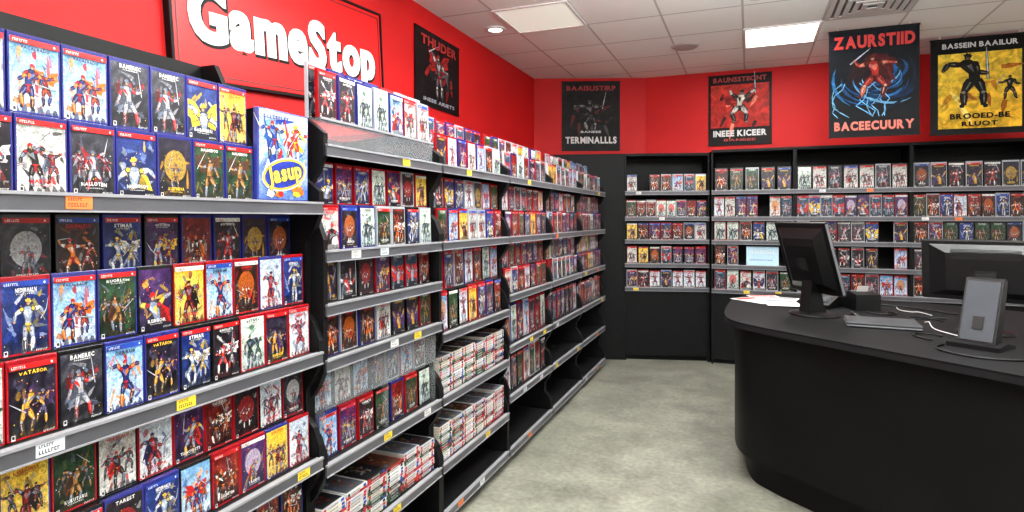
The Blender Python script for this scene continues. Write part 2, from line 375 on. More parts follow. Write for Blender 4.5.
    g.poly([(-w*.455,yt-.0001,h*.04),(-w*.405,yt-.0001,h*.04),(-w*.405,yt-.0001,h*.08),(-w*.455,yt-.0001,h*.08)],BLK)
    marks(g,w*.2,w*.45,h*.03,h*.055,7,WHT if sum(b1)<1.5 else BLK,yt,r_)
    # clamp art inside the sleeve
    g.v=[(max(-w/2,min(w/2,v[0])),v[1],max(0,min(h,v[2]))) for v in g.v]
    return g,f"slim game case, {bgN} cover with {fgN} armoured fighter"
def shell(col):
    g=Geo(); g.box(-CW/2,CW/2,0,CT,0,CH,col,1,bev=.0018)
    for a in ((-CW/2+.001,-CW/2+.005,0.002,CH-.002),(CW/2-.005,CW/2-.001,.002,CH-.002)): g.box(a[0],a[1],-.0012,.001,a[2],a[3],col,1)
    g.box(-CW/2+.005,CW/2-.005,-.0012,.001,CH-.005,CH-.001,col,1); g.box(-CW/2+.005,CW/2-.005,-.0012,.001,.001,.005,col,1)
    return g
SH={'blue':(.17,.18,.48),'red':(.62,.07,.11),'clear':(.70,.72,.75),'black':(.06,.06,.07)}
shellG={k:shell(c) for k,c in SH.items()}
shellM={k:shellG[k].mesh('case_shell',[M_shell,M_shell]) for k in SH}
for i in range(NV):
    g,l=make_cover(i,i%len(PAL),['r','r','b','r','r',None,'w'][(i*5+i//14)%7] if i%14!=13 else None)
    variants.append((g,g.mesh('cover_insert',[M_art]),l))
comb={}
def combG(v,s):
    if (v,s) not in comb:
        g=Geo(); g.add(variants[v][0],Matrix()); g.add(shellG[s],Matrix()); comb[v,s]=[g,None]
    return comb[v,s]
CASES=[]
def place_row(U,x0,x1,y,z,shells,sx=1.0,sz=1.0,group="",gap_p=0.0,lean=-1.5,pool=None):
    wd=CW*sx; n=int((x1-x0)/(wd+.0018)); p=(x1-x0)/n
    v=None
    for i in range(n):
        if rnd.random()<gap_p: v=None; continue
        if v is None or rnd.random()<.93: v=rnd.choice(pool) if pool else rnd.randrange(NV)
        M=U@Matrix.Translation((x0+(i+.5)*p,y+rnd.uniform(-.001,.001),z+.0012))@Matrix.Rotation(R(rnd.uniform(-.4,.4)),4,'Z')@Matrix.Rotation(R(lean),4,'X')@Matrix.Diagonal((sx,1,sz,1))
        CASES.append((M,v,rnd.choice(shells),group))

# ---------------------------------------------------------------- shelf units
def tag_mesh(col,seed):
    g=Geo(); r_=random.Random(seed); g.box(0,.055,-.0015,0,-.031,-.003,col)
    marks(g,.005,.034,-.013,-.007,6,BLK,-.0018,r_); marks(g,.005,.046,-.026,-.018,7,BLK if seed%3 else RED,-.0018,r_)
    return g.mesh('price_tag',[M_paper])
TAGS=[tag_mesh(WHT,1),tag_mesh((.95,.82,.2),2),tag_mesh((.92,.48,.2),3),tag_mesh((.85,.87,.9),4),tag_mesh((.95,.82,.2),5)]
def shelf_unit(ox,oy,rot,W,D,H,shelves,label,scallop=True,front_panel=None,header=False,tagp=.5,group="wall shelving bays"):
    U=Matrix.Translation((ox,oy,0))@Matrix.Rotation(rot,4,'Z'); T=.022 if scallop else .016
    e=empty('display_shelf_unit',(ox,oy,0),(0,0,rot),label=label,category="shelf",group=group)
    g=Geo(); g.box(T,W-T,D-.015,D,0,H)
    for k in range(int(H/.1)): g.box(T,W-T,D-.019,D-.015,k*.1+.01,k*.1+.088)
    gob('back_panel',g,[M_black],e)
    zs=sorted(shelves,key=lambda s:s['z'])
    pts=[(D,0),(.05,0)]
    if scallop:
        for i,s in enumerate(zs):
            z=s['z']; pts+=[(-.004,z-.037),(-.004,z+.04)]
            if i+1<len(zs): 
                zn=zs[i+1]['z']
                if zn-z>.25: pts+=[(.02,z+.10),(.05,z+.13),(.05,zn-.13),(.02,zn-.09)]
            else: pts+=[(.08,z+.10),(D*.5,z+.15),(D-.08,H)]
        pts.append((D,H))
    else: pts+=[(.0,.0),(0,H),(D,H)]
    for a in (0,W-T):
        g=Geo(); g.prism(pts,'x',a,a+T); gob('side_panel',g,[M_black],e)
    g=Geo(); g.box(T,W-T,.06,.08,0,.09); gob('kick_plate',g,[M_black],e)
    if front_panel:
        g=Geo(); g.box(T,W-T,.015,.033,.05,front_panel,bev=.003); gob('front_panel',g,[M_black],e)
    if header:
        g=Geo(); g.box(.0,W,-.004,D,H,H+.03,bev=.004); gob('header',g,[M_black],e)
    for s in zs:
        z=s['z']; g=Geo(); g.box(T,W-T,.006,D-.02,z-.018,z)
        for bx in (T+.002,W-T-.008): g.prism([(D-.02,z-.018),(D-.02,z-.09),(D-.08,z-.085),(.06,z-.03),(.06,z-.018)],'x',bx,bx+.006)
        sh=gob('shelf',g,[M_shelf],e)
        q=.010 if scallop else .002
        g=Geo(); g.box(q,W-q,-.010,.004,z-.036,z-.003); g.box(q,W-q,-.014,.006,z-.003,z+.004,mi=1); g.box(q,W-q,-.013,-.009,z-.038,z-.034,mi=1)
        gob('price_rail',g,[M_rail,M_railtop],sh,label="grey metal price rail")
        x=.05+rnd.uniform(0,.2)
        while x<W-.12:
            if rnd.random()<tagp: ob('price_tag',rnd.choice(TAGS),sh,(x,-.0102,z))
            x+=rnd.uniform(.14,.34)
        if s.get('tray'):
            t=s['tray']; g=Geo(); y0,y1=t[1],t[2]
            g.box(T+.004,W-T-.004,y0,y1,z+t[0]-.004,z+t[0]); g.box(T+.004,W-T-.004,y0,y0+.003,z+.004+(t[3] if len(t)>3 else 0),z+t[0]-.004)
            for xx in (T+.004,W/2,W-T-.007): g.box(xx,xx+.003,y0+.003,y1,z+.001,z+t[0]-.004)
            tr=gob('acrylic_tray',g,[M_acr],sh,label="clear acrylic riser tray")
            g=Geo(); g.box(T+.004,W-T-.004,y0-.003,y0+.003,z+t[0]-.006,z+t[0]+.002); gob('tray_edge',g,[M_railtop],tr)
        for rw in s.get('rows',[]):
            y,zo,shl=rw[0],rw[1],rw[2]; kw=rw[3] if len(rw)>3 else {}
            if zo>0 and not kw.get('noriser'):
                g=Geo(); g.box(T+.002,W-T-.002,y-.002,y+.034,z+zo-.006,z+zo); g.box(T+.002,W-T-.002,y+.028,y+.034,z,z+zo-.006)
                for xx in (T+.002,W*.5,W-T-.008): g.box(xx,xx+.006,y-.001,y+.028,z,z+zo-.006)
                gob('display_riser',g,[M_shelf],sh)
            place_row(U,T+.004,kw.get('x1',W-T-.004),y,z+zo,shl,sx=kw.get('sx',s.get('sx',1.0)),sz=kw.get('sz',s.get('sz',1.0)),group=kw.get('g',group+" cases"),gap_p=kw.get('gap',0.0),pool=kw.get('pool'))
        if s.get('stacks'):
            STACKS.append((U,W,z,s['stacks']))
    return U
STACKS=[]
F=-1.35; D=.55; r90=R(90)
BL=['blue','blue','blue','blue']; RD=['red','red','red','blue','black','blue']; RC=['red','clear','red','black','blue']
BK=['black','clear','black','red']
dark=[i for i in range(NV) if i%14 in (0,1,4,5,6,8,9,11,12)]
mostdark=dark+[i for i in range(NV)]
U1=shelf_unit(F,.42,r90,1.24,D,2.06,[
  dict(z=1.55,sx=.79,rows=[(.045,0,BL,dict(x1=.98,g="games on the head-height shelf")),(.070,.168,BL,dict(x1=.98,sz=1.03,pool=mostdark,g="games stacked on the head-height shelf"))]),
  dict(z=1.045,sx=.74,rows=[(.033,0,RD,dict(g="games on the middle shelf")),(.058,.168,RD,dict(g="games on the middle shelf")),(.110,.305,['black','blue'],dict(sx=.76,sz=.96,pool=dark,g="games at the back of the middle shelf"))]),
  dict(z=.69,sx=.74,sz=.93,rows=[(.033,0,RD),(.058,.156,RD)]),
  dict(z=.33,sx=.76,rows=[(.033,0,BL+RD),(.058,.168,RD,dict(sz=.87))]),
  dict(z=.10)],"tall black wall shelving bay packed with game cases",tagp=.6)
def lu(y0,y1,sh,label,tagp=.35):
    for s in sh: s['sx']=.76; s['sz']=.96
    return shelf_unit(F,y0,r90,y1-y0,D,1.88,sh,label,tagp=tagp)
TR_=['clear','blue','clear','red']
two=lambda z:dict(z=z,rows=[(.033,0,RC,dict(sz=.98)),(.058,.164,RC,dict(sz=.92))])
pale=[i for i in range(NV) if i%14 in (2,3,7,13,1,11)]
lu(1.66,2.50,[dict(z=1.75,tray=(.10,.03,.34),rows=[(.045,.1,TR_,dict(noriser=1,sz=1.05,pool=pale,g="games on top of the shelving")),(.09,.1,TR_,dict(noriser=1,sz=1.22,pool=pale,g="games on top of the shelving"))]),
  two(1.385),dict(z=1.20,rows=[(.04,0,BK,dict(pool=dark,sz=.98))]),dict(z=1.01,rows=[(.035,0,RC,dict(pool=mostdark,sz=.98))]),
  dict(z=.65,tray=(.336,.012,.14,.18),rows=[(.04,0,RC,dict(sz=.98)),(.066,.164,BK,dict(sz=.96))]),dict(z=.33,stacks=12),dict(z=.10)],"black shelving bay with cases and flat stacks")
T3=lambda:dict(z=1.75,tray=(.11,.13,.38),rows=[(.04,0,TR_),(.17,.11,TR_,dict(noriser=1,g="games on top of the shelving"))])
lu(2.50,3.35,[T3(),two(1.385),dict(z=.95,rows=[(.033,0,RC,dict(sz=1.18)),(.059,.198,RC,dict(sz=1.17))]),
  dict(z=.65,stacks=14),dict(z=.33,stacks=13),dict(z=.10)],"black shelving bay with cases above stacked guides")
lu(3.35,4.20,[T3(),two(1.385),two(1.03),
  dict(z=.72,rows=[(.04,0,RC,dict(sz=1.45))]),dict(z=.42,rows=[(.04,0,RC,dict(sz=1.35))]),dict(z=.10)],"black shelving bay filled with game cases")
lu(4.20,5.05,[T3(),two(1.385),two(1.03),
  dict(z=.72,rows=[(.04,0,RC,dict(sz=1.4))]),dict(z=.42),dict(z=.10)],"black shelving bay with empty lower shelves")
lu(5.05,5.92,[T3(),two(1.385),two(1.03),
  dict(z=.72,rows=[(.04,0,RC,dict(sz=1.3))]),dict(z=.42),dict(z=.10)],"black shelving bay at the far end of the run")
e=empty('boxed_game',(F-.036,.42+1.099,1.5545),(0,0,r90),label="wide pale blue and yellow boxed game beside slim cases",category="game box")
bh=.285
g=Geo(); g.box(-.112,.112,0,.020,0,bh,(.22,.26,.6),bev=.003); gob('box_body',g,[M_shell],e)
g=Geo(); r_=random.Random(5); gradbg(g,.214,bh-.01,(.25,.38,.7),(.82,.86,.92),-.0006,r_,6,9,.08,z0=.005)
for k in range(46): limb(g,(r_.uniform(-.09,.09),r_.uniform(.03,bh-.035)),(r_.uniform(-.1,.1),r_.uniform(.02,bh-.015)),.014,.003,r_.choice([YEL,RED,SKY,WHT,WHT,BLU,SKY,TEA]),-.0009-k*.00002)
figure(g,-.045,.19,.13,r_,BLU,RED,STL,-.0022,.0001); figure(g,.045,.19,.13,r_,RED,YEL,WHT,-.0022,.0001)
marks(g,-.09,.02,bh-.03,bh-.018,9,BLU,-.003,r_)
for k in range(14): disc(g,(r_.uniform(-.09,.09),r_.uniform(.02,.06)),r_.uniform(.008,.018),r_.uniform(.008,.016),r_.choice([YEL,ORG,RED,SKY,WHT]),-.0028-k*.00002,9,.3,r_)
def oval(rx,rz,col,y,t=R(12)):
    g.poly([(rx*math.cos(a)*math.cos(t)-rz*math.sin(a)*math.sin(t),y,.085+rx*math.cos(a)*math.sin(t)+rz*math.sin(a)*math.cos(t)) for a in [2*math.pi*k/28 for k in range(28)]],col)
oval(.100,.052,(.95,.95,.95),-.0031); oval(.096,.048,YEL,-.0033); oval(.088,.041,(.12,.2,.58),-.0035)
gob('box_cover',g,[M_art],e)
ob('box_lettering_outline',text_mesh("Jasup",.150,.072,mat('box_letter_outline',(.05,.06,.2),.4),bold=.04,gap=.07,outset=.03),e,(0,-.0038,.083),(0,-R(12),0))
ob('box_lettering',text_mesh("Jasup",.150,.072,mat('box_letter_yellow',(.92,.80,.28),.4),bold=.04,gap=.07),e,(0,-.0042,.083),(0,-R(12),0))
bz=[1.78,1.51,1.27,1.02,.77]
RB=['red','clear','black','black']
pal_w=[i for i in range(NV) if i%14 in (8,13,13,7)]
def bs(pools=None,tall=(1.4,1.3,1.2,1.2,1.2)):
    return [dict(z=z,sx=(.82,.78,.86,.8,.84)[i] if i or not pools else .95,sz=tall[i],rows=[(.04,0,RB if i else ['black','clear'],dict(gap=.04,g="games on the end wall shelves",pool=(pools or {}).get(i)))]) for i,z in enumerate(bz)]
grp="end wall shelving bays"
ang=math.atan2(.23,.845)
shelf_unit(-1.226,6.33,ang,.868,.30,2.15,bs(tall=(1.1,1.1,1.1,1.1,1.1)),"black shelving bay angled across the room corner",scallop=False,front_panel=.73,header=True,group=grp,tagp=.2)
shelf_unit(-.365,6.5,0,.78,.38,2.17,bs({0:pal_w+dark,3:mostdark}),"black end wall shelving bay with a blue card",scallop=False,front_panel=.73,header=True,group=grp,tagp=.2)
shelf_unit(.415,6.5,0,.975,.38,2.17,bs({0:pal_w,1:dark,2:[i for i in range(NV) if i%14 in (0,6,8,11)]}),"black end wall shelving bay of game cases",scallop=False,front_panel=.73,header=True,group=grp,tagp=.2)
shelf_unit(1.39,6.5,0,.975,.38,2.17,bs({0:[i for i in range(NV) if i%14 in (8,1,8,0)],2:mostdark}),"black end wall shelving bay of game cases",scallop=False,front_panel=.73,header=True,group=grp,tagp=.2)
g=Geo(); g.box(-.80,0,0,.02,0,2.18,bev=.003)
gob('corner_panel',g,[M_black],None,(-1.228,6.335,0),(0,0,ang),label="tall flat black panel closing the corner beside shelving",category="panel")
g=Geo(); g.prism([(-.386,6.59),(-.367,6.55),(-.367,6.88),(-.41,6.88),(-.42,6.75)],'z',0,2.19)
gob('corner_panel',g,[M_black],None,(0,0,0),label="narrow black filler panel between two shelving bays",category="panel")

camp=Vector((0,0,1.5)); CA=R(21.6)
fw=Vector((-math.sin(CA),math.cos(CA),0)); rt=Vector((math.cos(CA),math.sin(CA),0))
def vis(M):
    t=M.translation
    if t.y>6.4 and abs(t.x-.12)<.22 and abs(t.z-1.02)<.03: return False
    p=t-camp; z=p.dot(fw)
    if z<.1: return False
    x=512+600*p.dot(rt)/z; y=218-600*(p.z+.08)/z
    return -40<x<1064 and -60<y<560
CASES=[c for c in CASES if vis(c[0])]
CASES.sort(key=lambda c:(c[0].translation-camp).length)
print('CASES',len(CASES))
for i,(M,v,s,gr) in enumerate(CASES[:300]):
    near=(M.translation-camp).length<3.2
    if near:
        o=bpy.data.objects.new('game_case',shellM[s]); COL.objects.link(o); o.matrix_world=M
        c=bpy.data.objects.new('cover_insert',variants[v][1]); COL.objects.link(c); c.parent=o
    else:
        cg=combG(v,s)
        if cg[1] is None: cg[1]=cg[0].mesh('game_case',[M_art,M_shell])
        o=bpy.data.objects.new('game_case',cg[1]); COL.objects.link(o); o.matrix_world=M
    o['label']=variants[v][2]; o['category']="game case"; o['group']=gr
g=Geo()
for M,v,s,gr in CASES[300:]: g.add(combG(v,s)[0],M)
gob('game_cases',g,[M_art,M_shell],None,kind="stuff",label="rows of small boxed game cases on far shelves",category="game cases")

def guide_mesh(i):
    r_=random.Random(500+i); g=Geo(); c=[(.86,.84,.80),WHT,(.60,.12,.12),(.78,.80,.82),(.12,.12,.14),(.84,.82,.74),(.75,.75,.73),(.22,.36,.26),(.88,.87,.85),(.8,.8,.82)][i%10]
    w,d,t=.124,.17,.0125
    g.box(-w/2,w/2,0.0,d,.0008,t-.0008,(.85,.83,.78)); g.box(-w/2-.001,w/2+.001,-.001,d,0,.001,c); g.box(-w/2-.001,w/2+.001,-.001,d,t-.001,t,c); g.box(-w/2-.001,w/2+.001,-.0015,.0005,.0006,t-.0006,c)
    tc_=WHT if sum(c)<1.6 else (.25,.2,.25)
    marks(g,-w*.3,w*.15,t*.3,t*.75,10,tc_,-.0018,r_)
    g.poly([(w*.30,-.0018,0.0008),(w*.44,-.0018,.0008),(w*.44,-.0018,t-.0008),(w*.30,-.0018,t-.0008)],r_.choice([RED,BLK,BLU,RED]))
    g.poly([(-w*.48,-.0018,0.0008),(-w*.36,-.0018,.0008),(-w*.36,-.0018,t-.0008),(-w*.48,-.0018,t-.0008)],r_.choice([RED,BLK,GRN,RED]))
    zz=t+.0003; cc=r_.choice([BRN,(.3,.32,.36),BLK,(.16,.15,.2),(.3,.1,.1)])
    g.poly([(-w*.45,d*.04,zz),(w*.45,d*.04,zz),(w*.45,d*.96,zz),(-w*.45,d*.96,zz)],cc)
    for k in range(12):
        a=r_.uniform(0,6.28); x=r_.uniform(-.2,.2)*w; yy=d*r_.uniform(.2,.8); q=.22*w
        g.poly([(x,yy,zz+.0002+k*.00001),(x+q*math.cos(a),yy+q*math.sin(a),zz+.0002+k*.00001),(x+q*.6*math.cos(a+.8),yy+q*.6*math.sin(a+.8),zz+.0002+k*.00001)],mixc(r_.choice([ORG,SKY,WHT,YEL,RED]),BLK,.35))
    return g.mesh('strategy_guide',[M_paper])
GM=[guide_mesh(i) for i in range(20)]; GN=['cream','white','red','pale grey','black','cream','light grey','green','off-white','pale grey']
for U,W,z,n in STACKS:
    k=6; p=(W-.05)/k
    for i in range(k):
        nn=n-(1 if rnd.random()<.3 else 0)
        for j in range(nn):
            q=rnd.randrange(20)
            M=U@Matrix.Translation((.025+(i+.5)*p,.02+rnd.uniform(0,.004),z+.0005+j*.0130))@Matrix.Rotation(R(rnd.uniform(-.4,.4)),4,'Z')
            o=bpy.data.objects.new('strategy_guide',GM[q]); COL.objects.link(o); o.matrix_world=M
            o['label']=f"thin {GN[q%10]} paperback guide lying flat in stack"; o['category']="book"; o['group']="guides stacked on low shelves"
g=Geo(); g.box(-.15,.15,0,.003,0,.19,(.72,.85,.93)); marks(g,-.12,.12,.12,.15,10,WHT,-.001,rnd)
g.box(-.15,.15,.003,.04,0,.003,(.72,.85,.93)); marks(g,-.12,.1,.05,.06,14,BLU,-.001,rnd)
gob('shelf_card',g,[M_paper],None,(.12,6.53,1.022),(R(-3),0,0),label="pale blue printed card standing on shelf",category="card")

# ---------------------------------------------------------------- room shell
H=3.1; XL=-2.3; YB=6.93; XR=3.6; YR=-1.6; YS=6.5; XS=-1.1
def wall(name,a,b_,m,t=.1,z0=0,z1=H):
    d=Vector((b_[0]-a[0],b_[1]-a[1],0)); L=d.length; ang_=math.atan2(d.y,d.x)
    g=Geo(); g.box(0,L,0,t,z0,z1)
    return gob(name,g,[m],None,(a[0],a[1],0),(0,0,ang_),kind="structure")
wall('wall_left',(XL,YR),(XL,YS),M_red)
wall('wall_back_corner',(XL,YS),(XS,YB),M_red)
wall('wall_back',(XS,YB),(XR,YB),M_red)
wall('wall_right',(XR,YB),(XR,YR),M_wallgrey)
wall('wall_front',(XR,YR),(XL,YR),M_wallgrey)
g=Geo(); g.box(XL-.1,XR+.1,YR-.1,YB+.1,-.1,0); gob('floor',g,[M_floor],None,kind="structure")
g=Geo(); g.box(XL-.1,XR+.1,YR-.1,YB+.1,H,H+.1); gob('ceiling',g,[M_ceil],None,kind="structure")
g=Geo(); g.box(0,XR-2.37,-.02,0,0,.1); gob('baseboard_back',g,[M_black],None,(2.37,YB,0),kind="structure")

# ---------------------------------------------------------------- ceiling fixtures
def light_panel(x,y,on=True,en=40,lab="square recessed fluorescent ceiling light, glowing white"):
    e=empty('ceiling_light_panel',(x,y,H),label=lab,category="ceiling light",group="recessed ceiling lights")
    g=Geo()
    for a in ((-.3,.3,-.3,-.28),(-.3,.3,.28,.3),(-.3,-.28,-.28,.28),(.28,.3,-.28,.28)): g.box(*a,-.012,0)
    gob('frame',g,[M_white],e)
    g=Geo(); g.box(-.28,.28,-.28,.28,-.006,-.001); gob('diffuser',g,[M_light if on else M_dim],e)
    if on:
        L=bpy.data.lights.new('lamp','AREA'); L.shape='SQUARE'; L.size=.54; L.energy=en; L.color=(1,.985,.96)
        ob('lamp',L,e,(0,0,-.02))
light_panel(.25,5.74,en=29)
light_panel(-1.55,4.54,on=False,lab="square recessed ceiling light panel, dim cream")
for p in ((-.95,2.74),(.85,2.74),(-.95,.94),(.85,.94),(2.05,3.94),(-.35,-.86),(2.05,.94),(-.35,3.94)):
    light_panel(*p,en=34)
for px,py,en in ((.2,1.6,100),(.4,2.8,180)):  # added out-of-view fill lamps to brighten the ceiling; body and rods invented
    zz=2.60
    e=empty('added_uplight',(px,py,zz),label="added white fill uplight out of view, brightens ceiling",category="ceiling light",group="added fill uplights")
    g=Geo(); g.box(-.4,.4,-.4,.4,-.03,0,bev=.008); gob('fill_light_housing',g,[M_white],e)
    for a in (-.36,.36):
        g=Geo(); g.box(a-.005,a+.005,-.005,.005,0,H-zz); gob('fill_light_rod',g,[M_white],e)
    L=bpy.data.lights.new('lamp','AREA'); L.shape='SQUARE'; L.size=.7; L.energy=en; L.color=(.97,1,1)
    ob('lamp',L,e,(0,0,.02),(math.pi,0,0))
e=empty('downlight',(-2.0,4.67,H),label="small round recessed ceiling spotlight near red wall",category="ceiling light")
g=Geo(); lathe(g,[(.085,0),(.085,-.01),(.06,-.012),(.06,-.004)][::-1],32); gob('trim_ring',g,[M_white],e)
g=Geo(); lathe(g,[(.055,-.002),(.055,-.010)],24); gob('bulb',g,[M_light],e)
e=empty('air_vent',(.85,5.14,H),label="square pale slatted air vent in ceiling tile",category="air vent")
g=Geo()
for k in range(5):
    a=.29-.055*k; b_=a-.036; z0=-.012-.004*k
    for q in ((-a,a,-a,-b_),(-a,a,b_,a),(-a,-b_,-b_,b_),(b_,a,-b_,b_)): g.box(*q,z0,z0+.008)
gob('louvres',g,[mat('vent_grey',(.76,.75,.73),.5)],e)
g=Geo(); g.box(-.27,.27,-.27,.27,-.003,0); gob('duct_opening',g,[mat('duct_grey',(.38,.375,.37),.6)],e)
e=empty('ceiling_speaker',(-.56,5.78,H),label="round grey ceiling speaker grille",category="speaker")
g=Geo(); lathe(g,[(.03,-.022),(.11,-.016),(.125,-.004),(.125,0)],32); o=gob('grille',g,[mat('speaker_grey',(.68,.66,.64),.6,bump=.5,bscale=200)],e)

# ---------------------------------------------------------------- sign
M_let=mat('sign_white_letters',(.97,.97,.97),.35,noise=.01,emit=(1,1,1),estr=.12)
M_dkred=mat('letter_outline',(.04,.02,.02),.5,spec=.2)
sy0,sy1,sz0,sz1=1.82,3.38,2.17,2.77
e=empty('store_sign',(XL,(sy0+sy1)/2,(sz0+sz1)/2),(0,-R(4.6),r90),label="red store sign with large white lettering on wall",category="sign")
hw,hh=(sy1-sy0)/2,(sz1-sz0)/2
g=Geo(); g.box(-hw,hw,-.03,0,-hh,hh,bev=.004); gob('sign_panel',g,[M_signred],e)
g=Geo()
for a in ((-hw-.014,hw+.014,-hh-.014,-hh),(-hw-.014,hw+.014,hh,hh+.014),(-hw-.014,-hw,-hh,hh),(hw,hw+.014,-hh,hh)): g.box(a[0],a[1],-.036,0,a[2],a[3])
gob('frame',g,[M_black],e,label="thin black sign frame")
g=Geo(); i_=.02
for a in ((-hw+i_,hw-i_,-hh+i_,-hh+i_+.006),(-hw+i_,hw-i_,hh-i_-.006,hh-i_),(-hw+i_,-hw+i_+.006,-hh+i_,hh-i_),(hw-i_-.006,hw-i_,-hh+i_,hh-i_)): g.box(a[0],a[1],-.032,-.03,a[2],a[3])
gob('inner_border',g,[mat('border_dark',(.35,.03,.03),.4)],e)
def sign_letters(outset,mat_):
    me=text_mesh("GameStop",1.39,.345,mat_,bold=.040,outset=outset,gap=.075)
    n=len(me.vertices); vs=[v.co[:] for v in me.vertices]; fs=[list(p.vertices) for p in me.polygons]
    V=[];Fc=[]
    for j,dx in enumerate((-.007,0,.007)):
        V+=[(v[0]+dx,v[1]-j*.0003,v[2]) for v in vs]; Fc+=[[k+j*n for k in f] for f in fs]
    m2=bpy.data.meshes.new('sign_lettering'); m2.from_pydata(V,[],Fc); m2.materials.append(mat_); return m2
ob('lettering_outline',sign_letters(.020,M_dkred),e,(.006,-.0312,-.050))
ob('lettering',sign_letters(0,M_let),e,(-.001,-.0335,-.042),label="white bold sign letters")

# ---------------------------------------------------------------- posters
TW=mat('poster_ink_white',(.82,.82,.82),.5); TR=mat('poster_ink_red',(.62,.11,.09),.5); TK=mat('poster_ink_black',(.05,.04,.04),.5,spec=.1); TG=mat('poster_ink_grey',(.55,.56,.6),.5); TO=mat('poster_ink_bright_red',(.72,.13,.10),.5); TP=mat('poster_ink_pale_red',(.82,.42,.36),.5)
def poster(x,y,z,rotz,w,h,draw,texts,label,hang=False):
    e=empty('poster',(x,y,z),(0,0,rotz),label=label,category="poster",group="hanging game posters")
    g=Geo(); g.box(-w/2,w/2,0,.004,0,h,(.04,.04,.04)); draw(g,w,h); gob('poster_sheet',g,[M_poster],e)
    for a,b_ in ((h-.012,h+.003),(-.003,.009)):
        g=Geo(); g.box(-w/2-.005,w/2+.005,-.003,.007,a,b_); gob('poster_rail',g,[M_black],e)
    for body,tw,th,tz,m,bold in texts:
        ob('poster_lettering',text_mesh(body,tw*w,th*h,m,bold=bold,gap=.08),e,(0,-.0105,tz*h))
    if hang:
        for sx in (-.4,.4):
            g=Geo(); g.box(sx*w-.004,sx*w+.004,0,.003,h,H-z); gob('hanging_clip',g,[M_white],e)
def dfig(bg1,bg2,figs,border=None,extra=None,cape=None):
    def f(g,w,h):
        r_=random.Random(int(w*1000)+len(figs)*7+int(bg1[0]*100))
        m=.04*w if border else 0
        gradbg(g,w-2*m,h-2*m,bg1,bg2,-.001,r_,6,8,.03,z0=m)
        if extra: extra(g,w,h,r_)
        for k,(cx,cz,s,c1,c2,c3,sd) in enumerate(figs):
            figure(g,cx*w,cz*h,s*h,random.Random(sd),c1,c2,c3,-.0038-k*.002,.0005,skin=mixc(c3,(.7,.6,.5),.4),cape=cape)
    return f
def shards(cols,n):
    def f(g,w,h,r_):
        for k in range(n):
            a=r_.uniform(0,6.28); c=(r_.uniform(-.3,.3)*w,r_.uniform(.3,.7)*h); L=r_.uniform(.1,.25)*h
            limb(g,c,(max(-.45*w,min(.45*w,c[0]+L*math.cos(a))),c[1]+L*math.sin(a)),.05*w,.005*w,r_.choice(cols),-.0015-k*.00003)
    return f
def swirl(g,w,h,r_):
    for k in range(9): disc(g,(r_.uniform(-.1,.15)*w,r_.uniform(.52,.68)*h),w*.2*r_.uniform(.5,1),h*.12*r_.uniform(.5,1),mixc((.4,.07,.05),(.03,.03,.06),r_.uniform(.2,.8)),-.00125-k*.00001,11,.3,r_)
    for k in range(46):
        col=r_.choice([(.08,.25,.42),(.15,.42,.65),(.45,.7,.85),(.03,.10,.2),(.04,.13,.27),(.05,.3,.55)])
        r0=(.05+.0065*k)*h*r_.uniform(.8,1.1); a0=r_.uniform(3.0,5.2); cx,cz=r_.uniform(-.08,.10)*w,(.56+r_.uniform(-.05,.05))*h; N=r_.randint(5,11); gr=r_.uniform(-.003,.008)*h; el=r_.uniform(.55,.95); tw=r_.uniform(-.4,.4)
        for j in range(N):
            a=a0+j*.2; a2=a+.21; t=(.030 if k%2 else .016)*h; t1=t*math.sin(j/N*3.14); t2=t*math.sin((j+1)/N*3.14); q=j*gr
            def p(a_,rr):
                X=rr*math.cos(a_); Z=el*rr*math.sin(a_)
                return (max(-.47*w,min(.47*w,cx+X*math.cos(tw)-Z*math.sin(tw))),-.0015-k*.000035,max(.18*h,min(.82*h,cz+X*math.sin(tw)+Z*math.cos(tw))))
            g.poly([p(a,r0+q),p(a2,r0+q+gr),p(a2,r0+q+gr+t2),p(a,r0+q+t1)],col)
    for k in range(8):
        x,z=r_.uniform(-.42,.42)*w,.5*h
        for j in range(6):
            x2=max(-.46*w,min(.46*w,x+r_.uniform(-.11,.11)*w)); z2=z-.053*h
            limb(g,(x,z),(x2,z2),.010*w,.006*w,(.45,.72,.9),-.0034); x,z=x2,z2
poster(XL+.012,4.20,2.36,r90,.72,.57,dfig((.03,.03,.035),(.10,.04,.04),[(0,.44,.66,(.3,.3,.33),(.6,.1,.1),(.75,.72,.7),3)],extra=shards([(.5,.1,.1),(.35,.35,.37),(.12,.12,.13)],20)),
  [("THUDER",.8,.13,.86,TR,.04),("INEEE ARIETS",.7,.05,.08,TG,.03)],"black poster with red title and grey fighter on red wall")
nx=Vector((-(YB-YS),(XS-XL),0)).normalized(); sang=math.atan2(YB-YS,XS-XL)
pc=Vector((-1.69,YS+(XL*-1-1.69)*(YB-YS)/(XS-XL),0))-nx*.012
poster(pc.x,pc.y,2.27,sang,.66,.79,dfig((.04,.04,.045),(.12,.115,.12),[(0,.5,.5,(.12,.12,.13),(.3,.3,.3),(.45,.43,.42),12)],extra=shards([(.26,.26,.27),(.35,.15,.13),(.1,.1,.11)],26)),
  [("BAAISUSTIRP",.84,.07,.90,TR,.03),("TERMINALLLS",.88,.10,.15,TW,.04),("BANEEE",.35,.03,.27,TW,.02)],"dark grey poster with white block title near the corner")
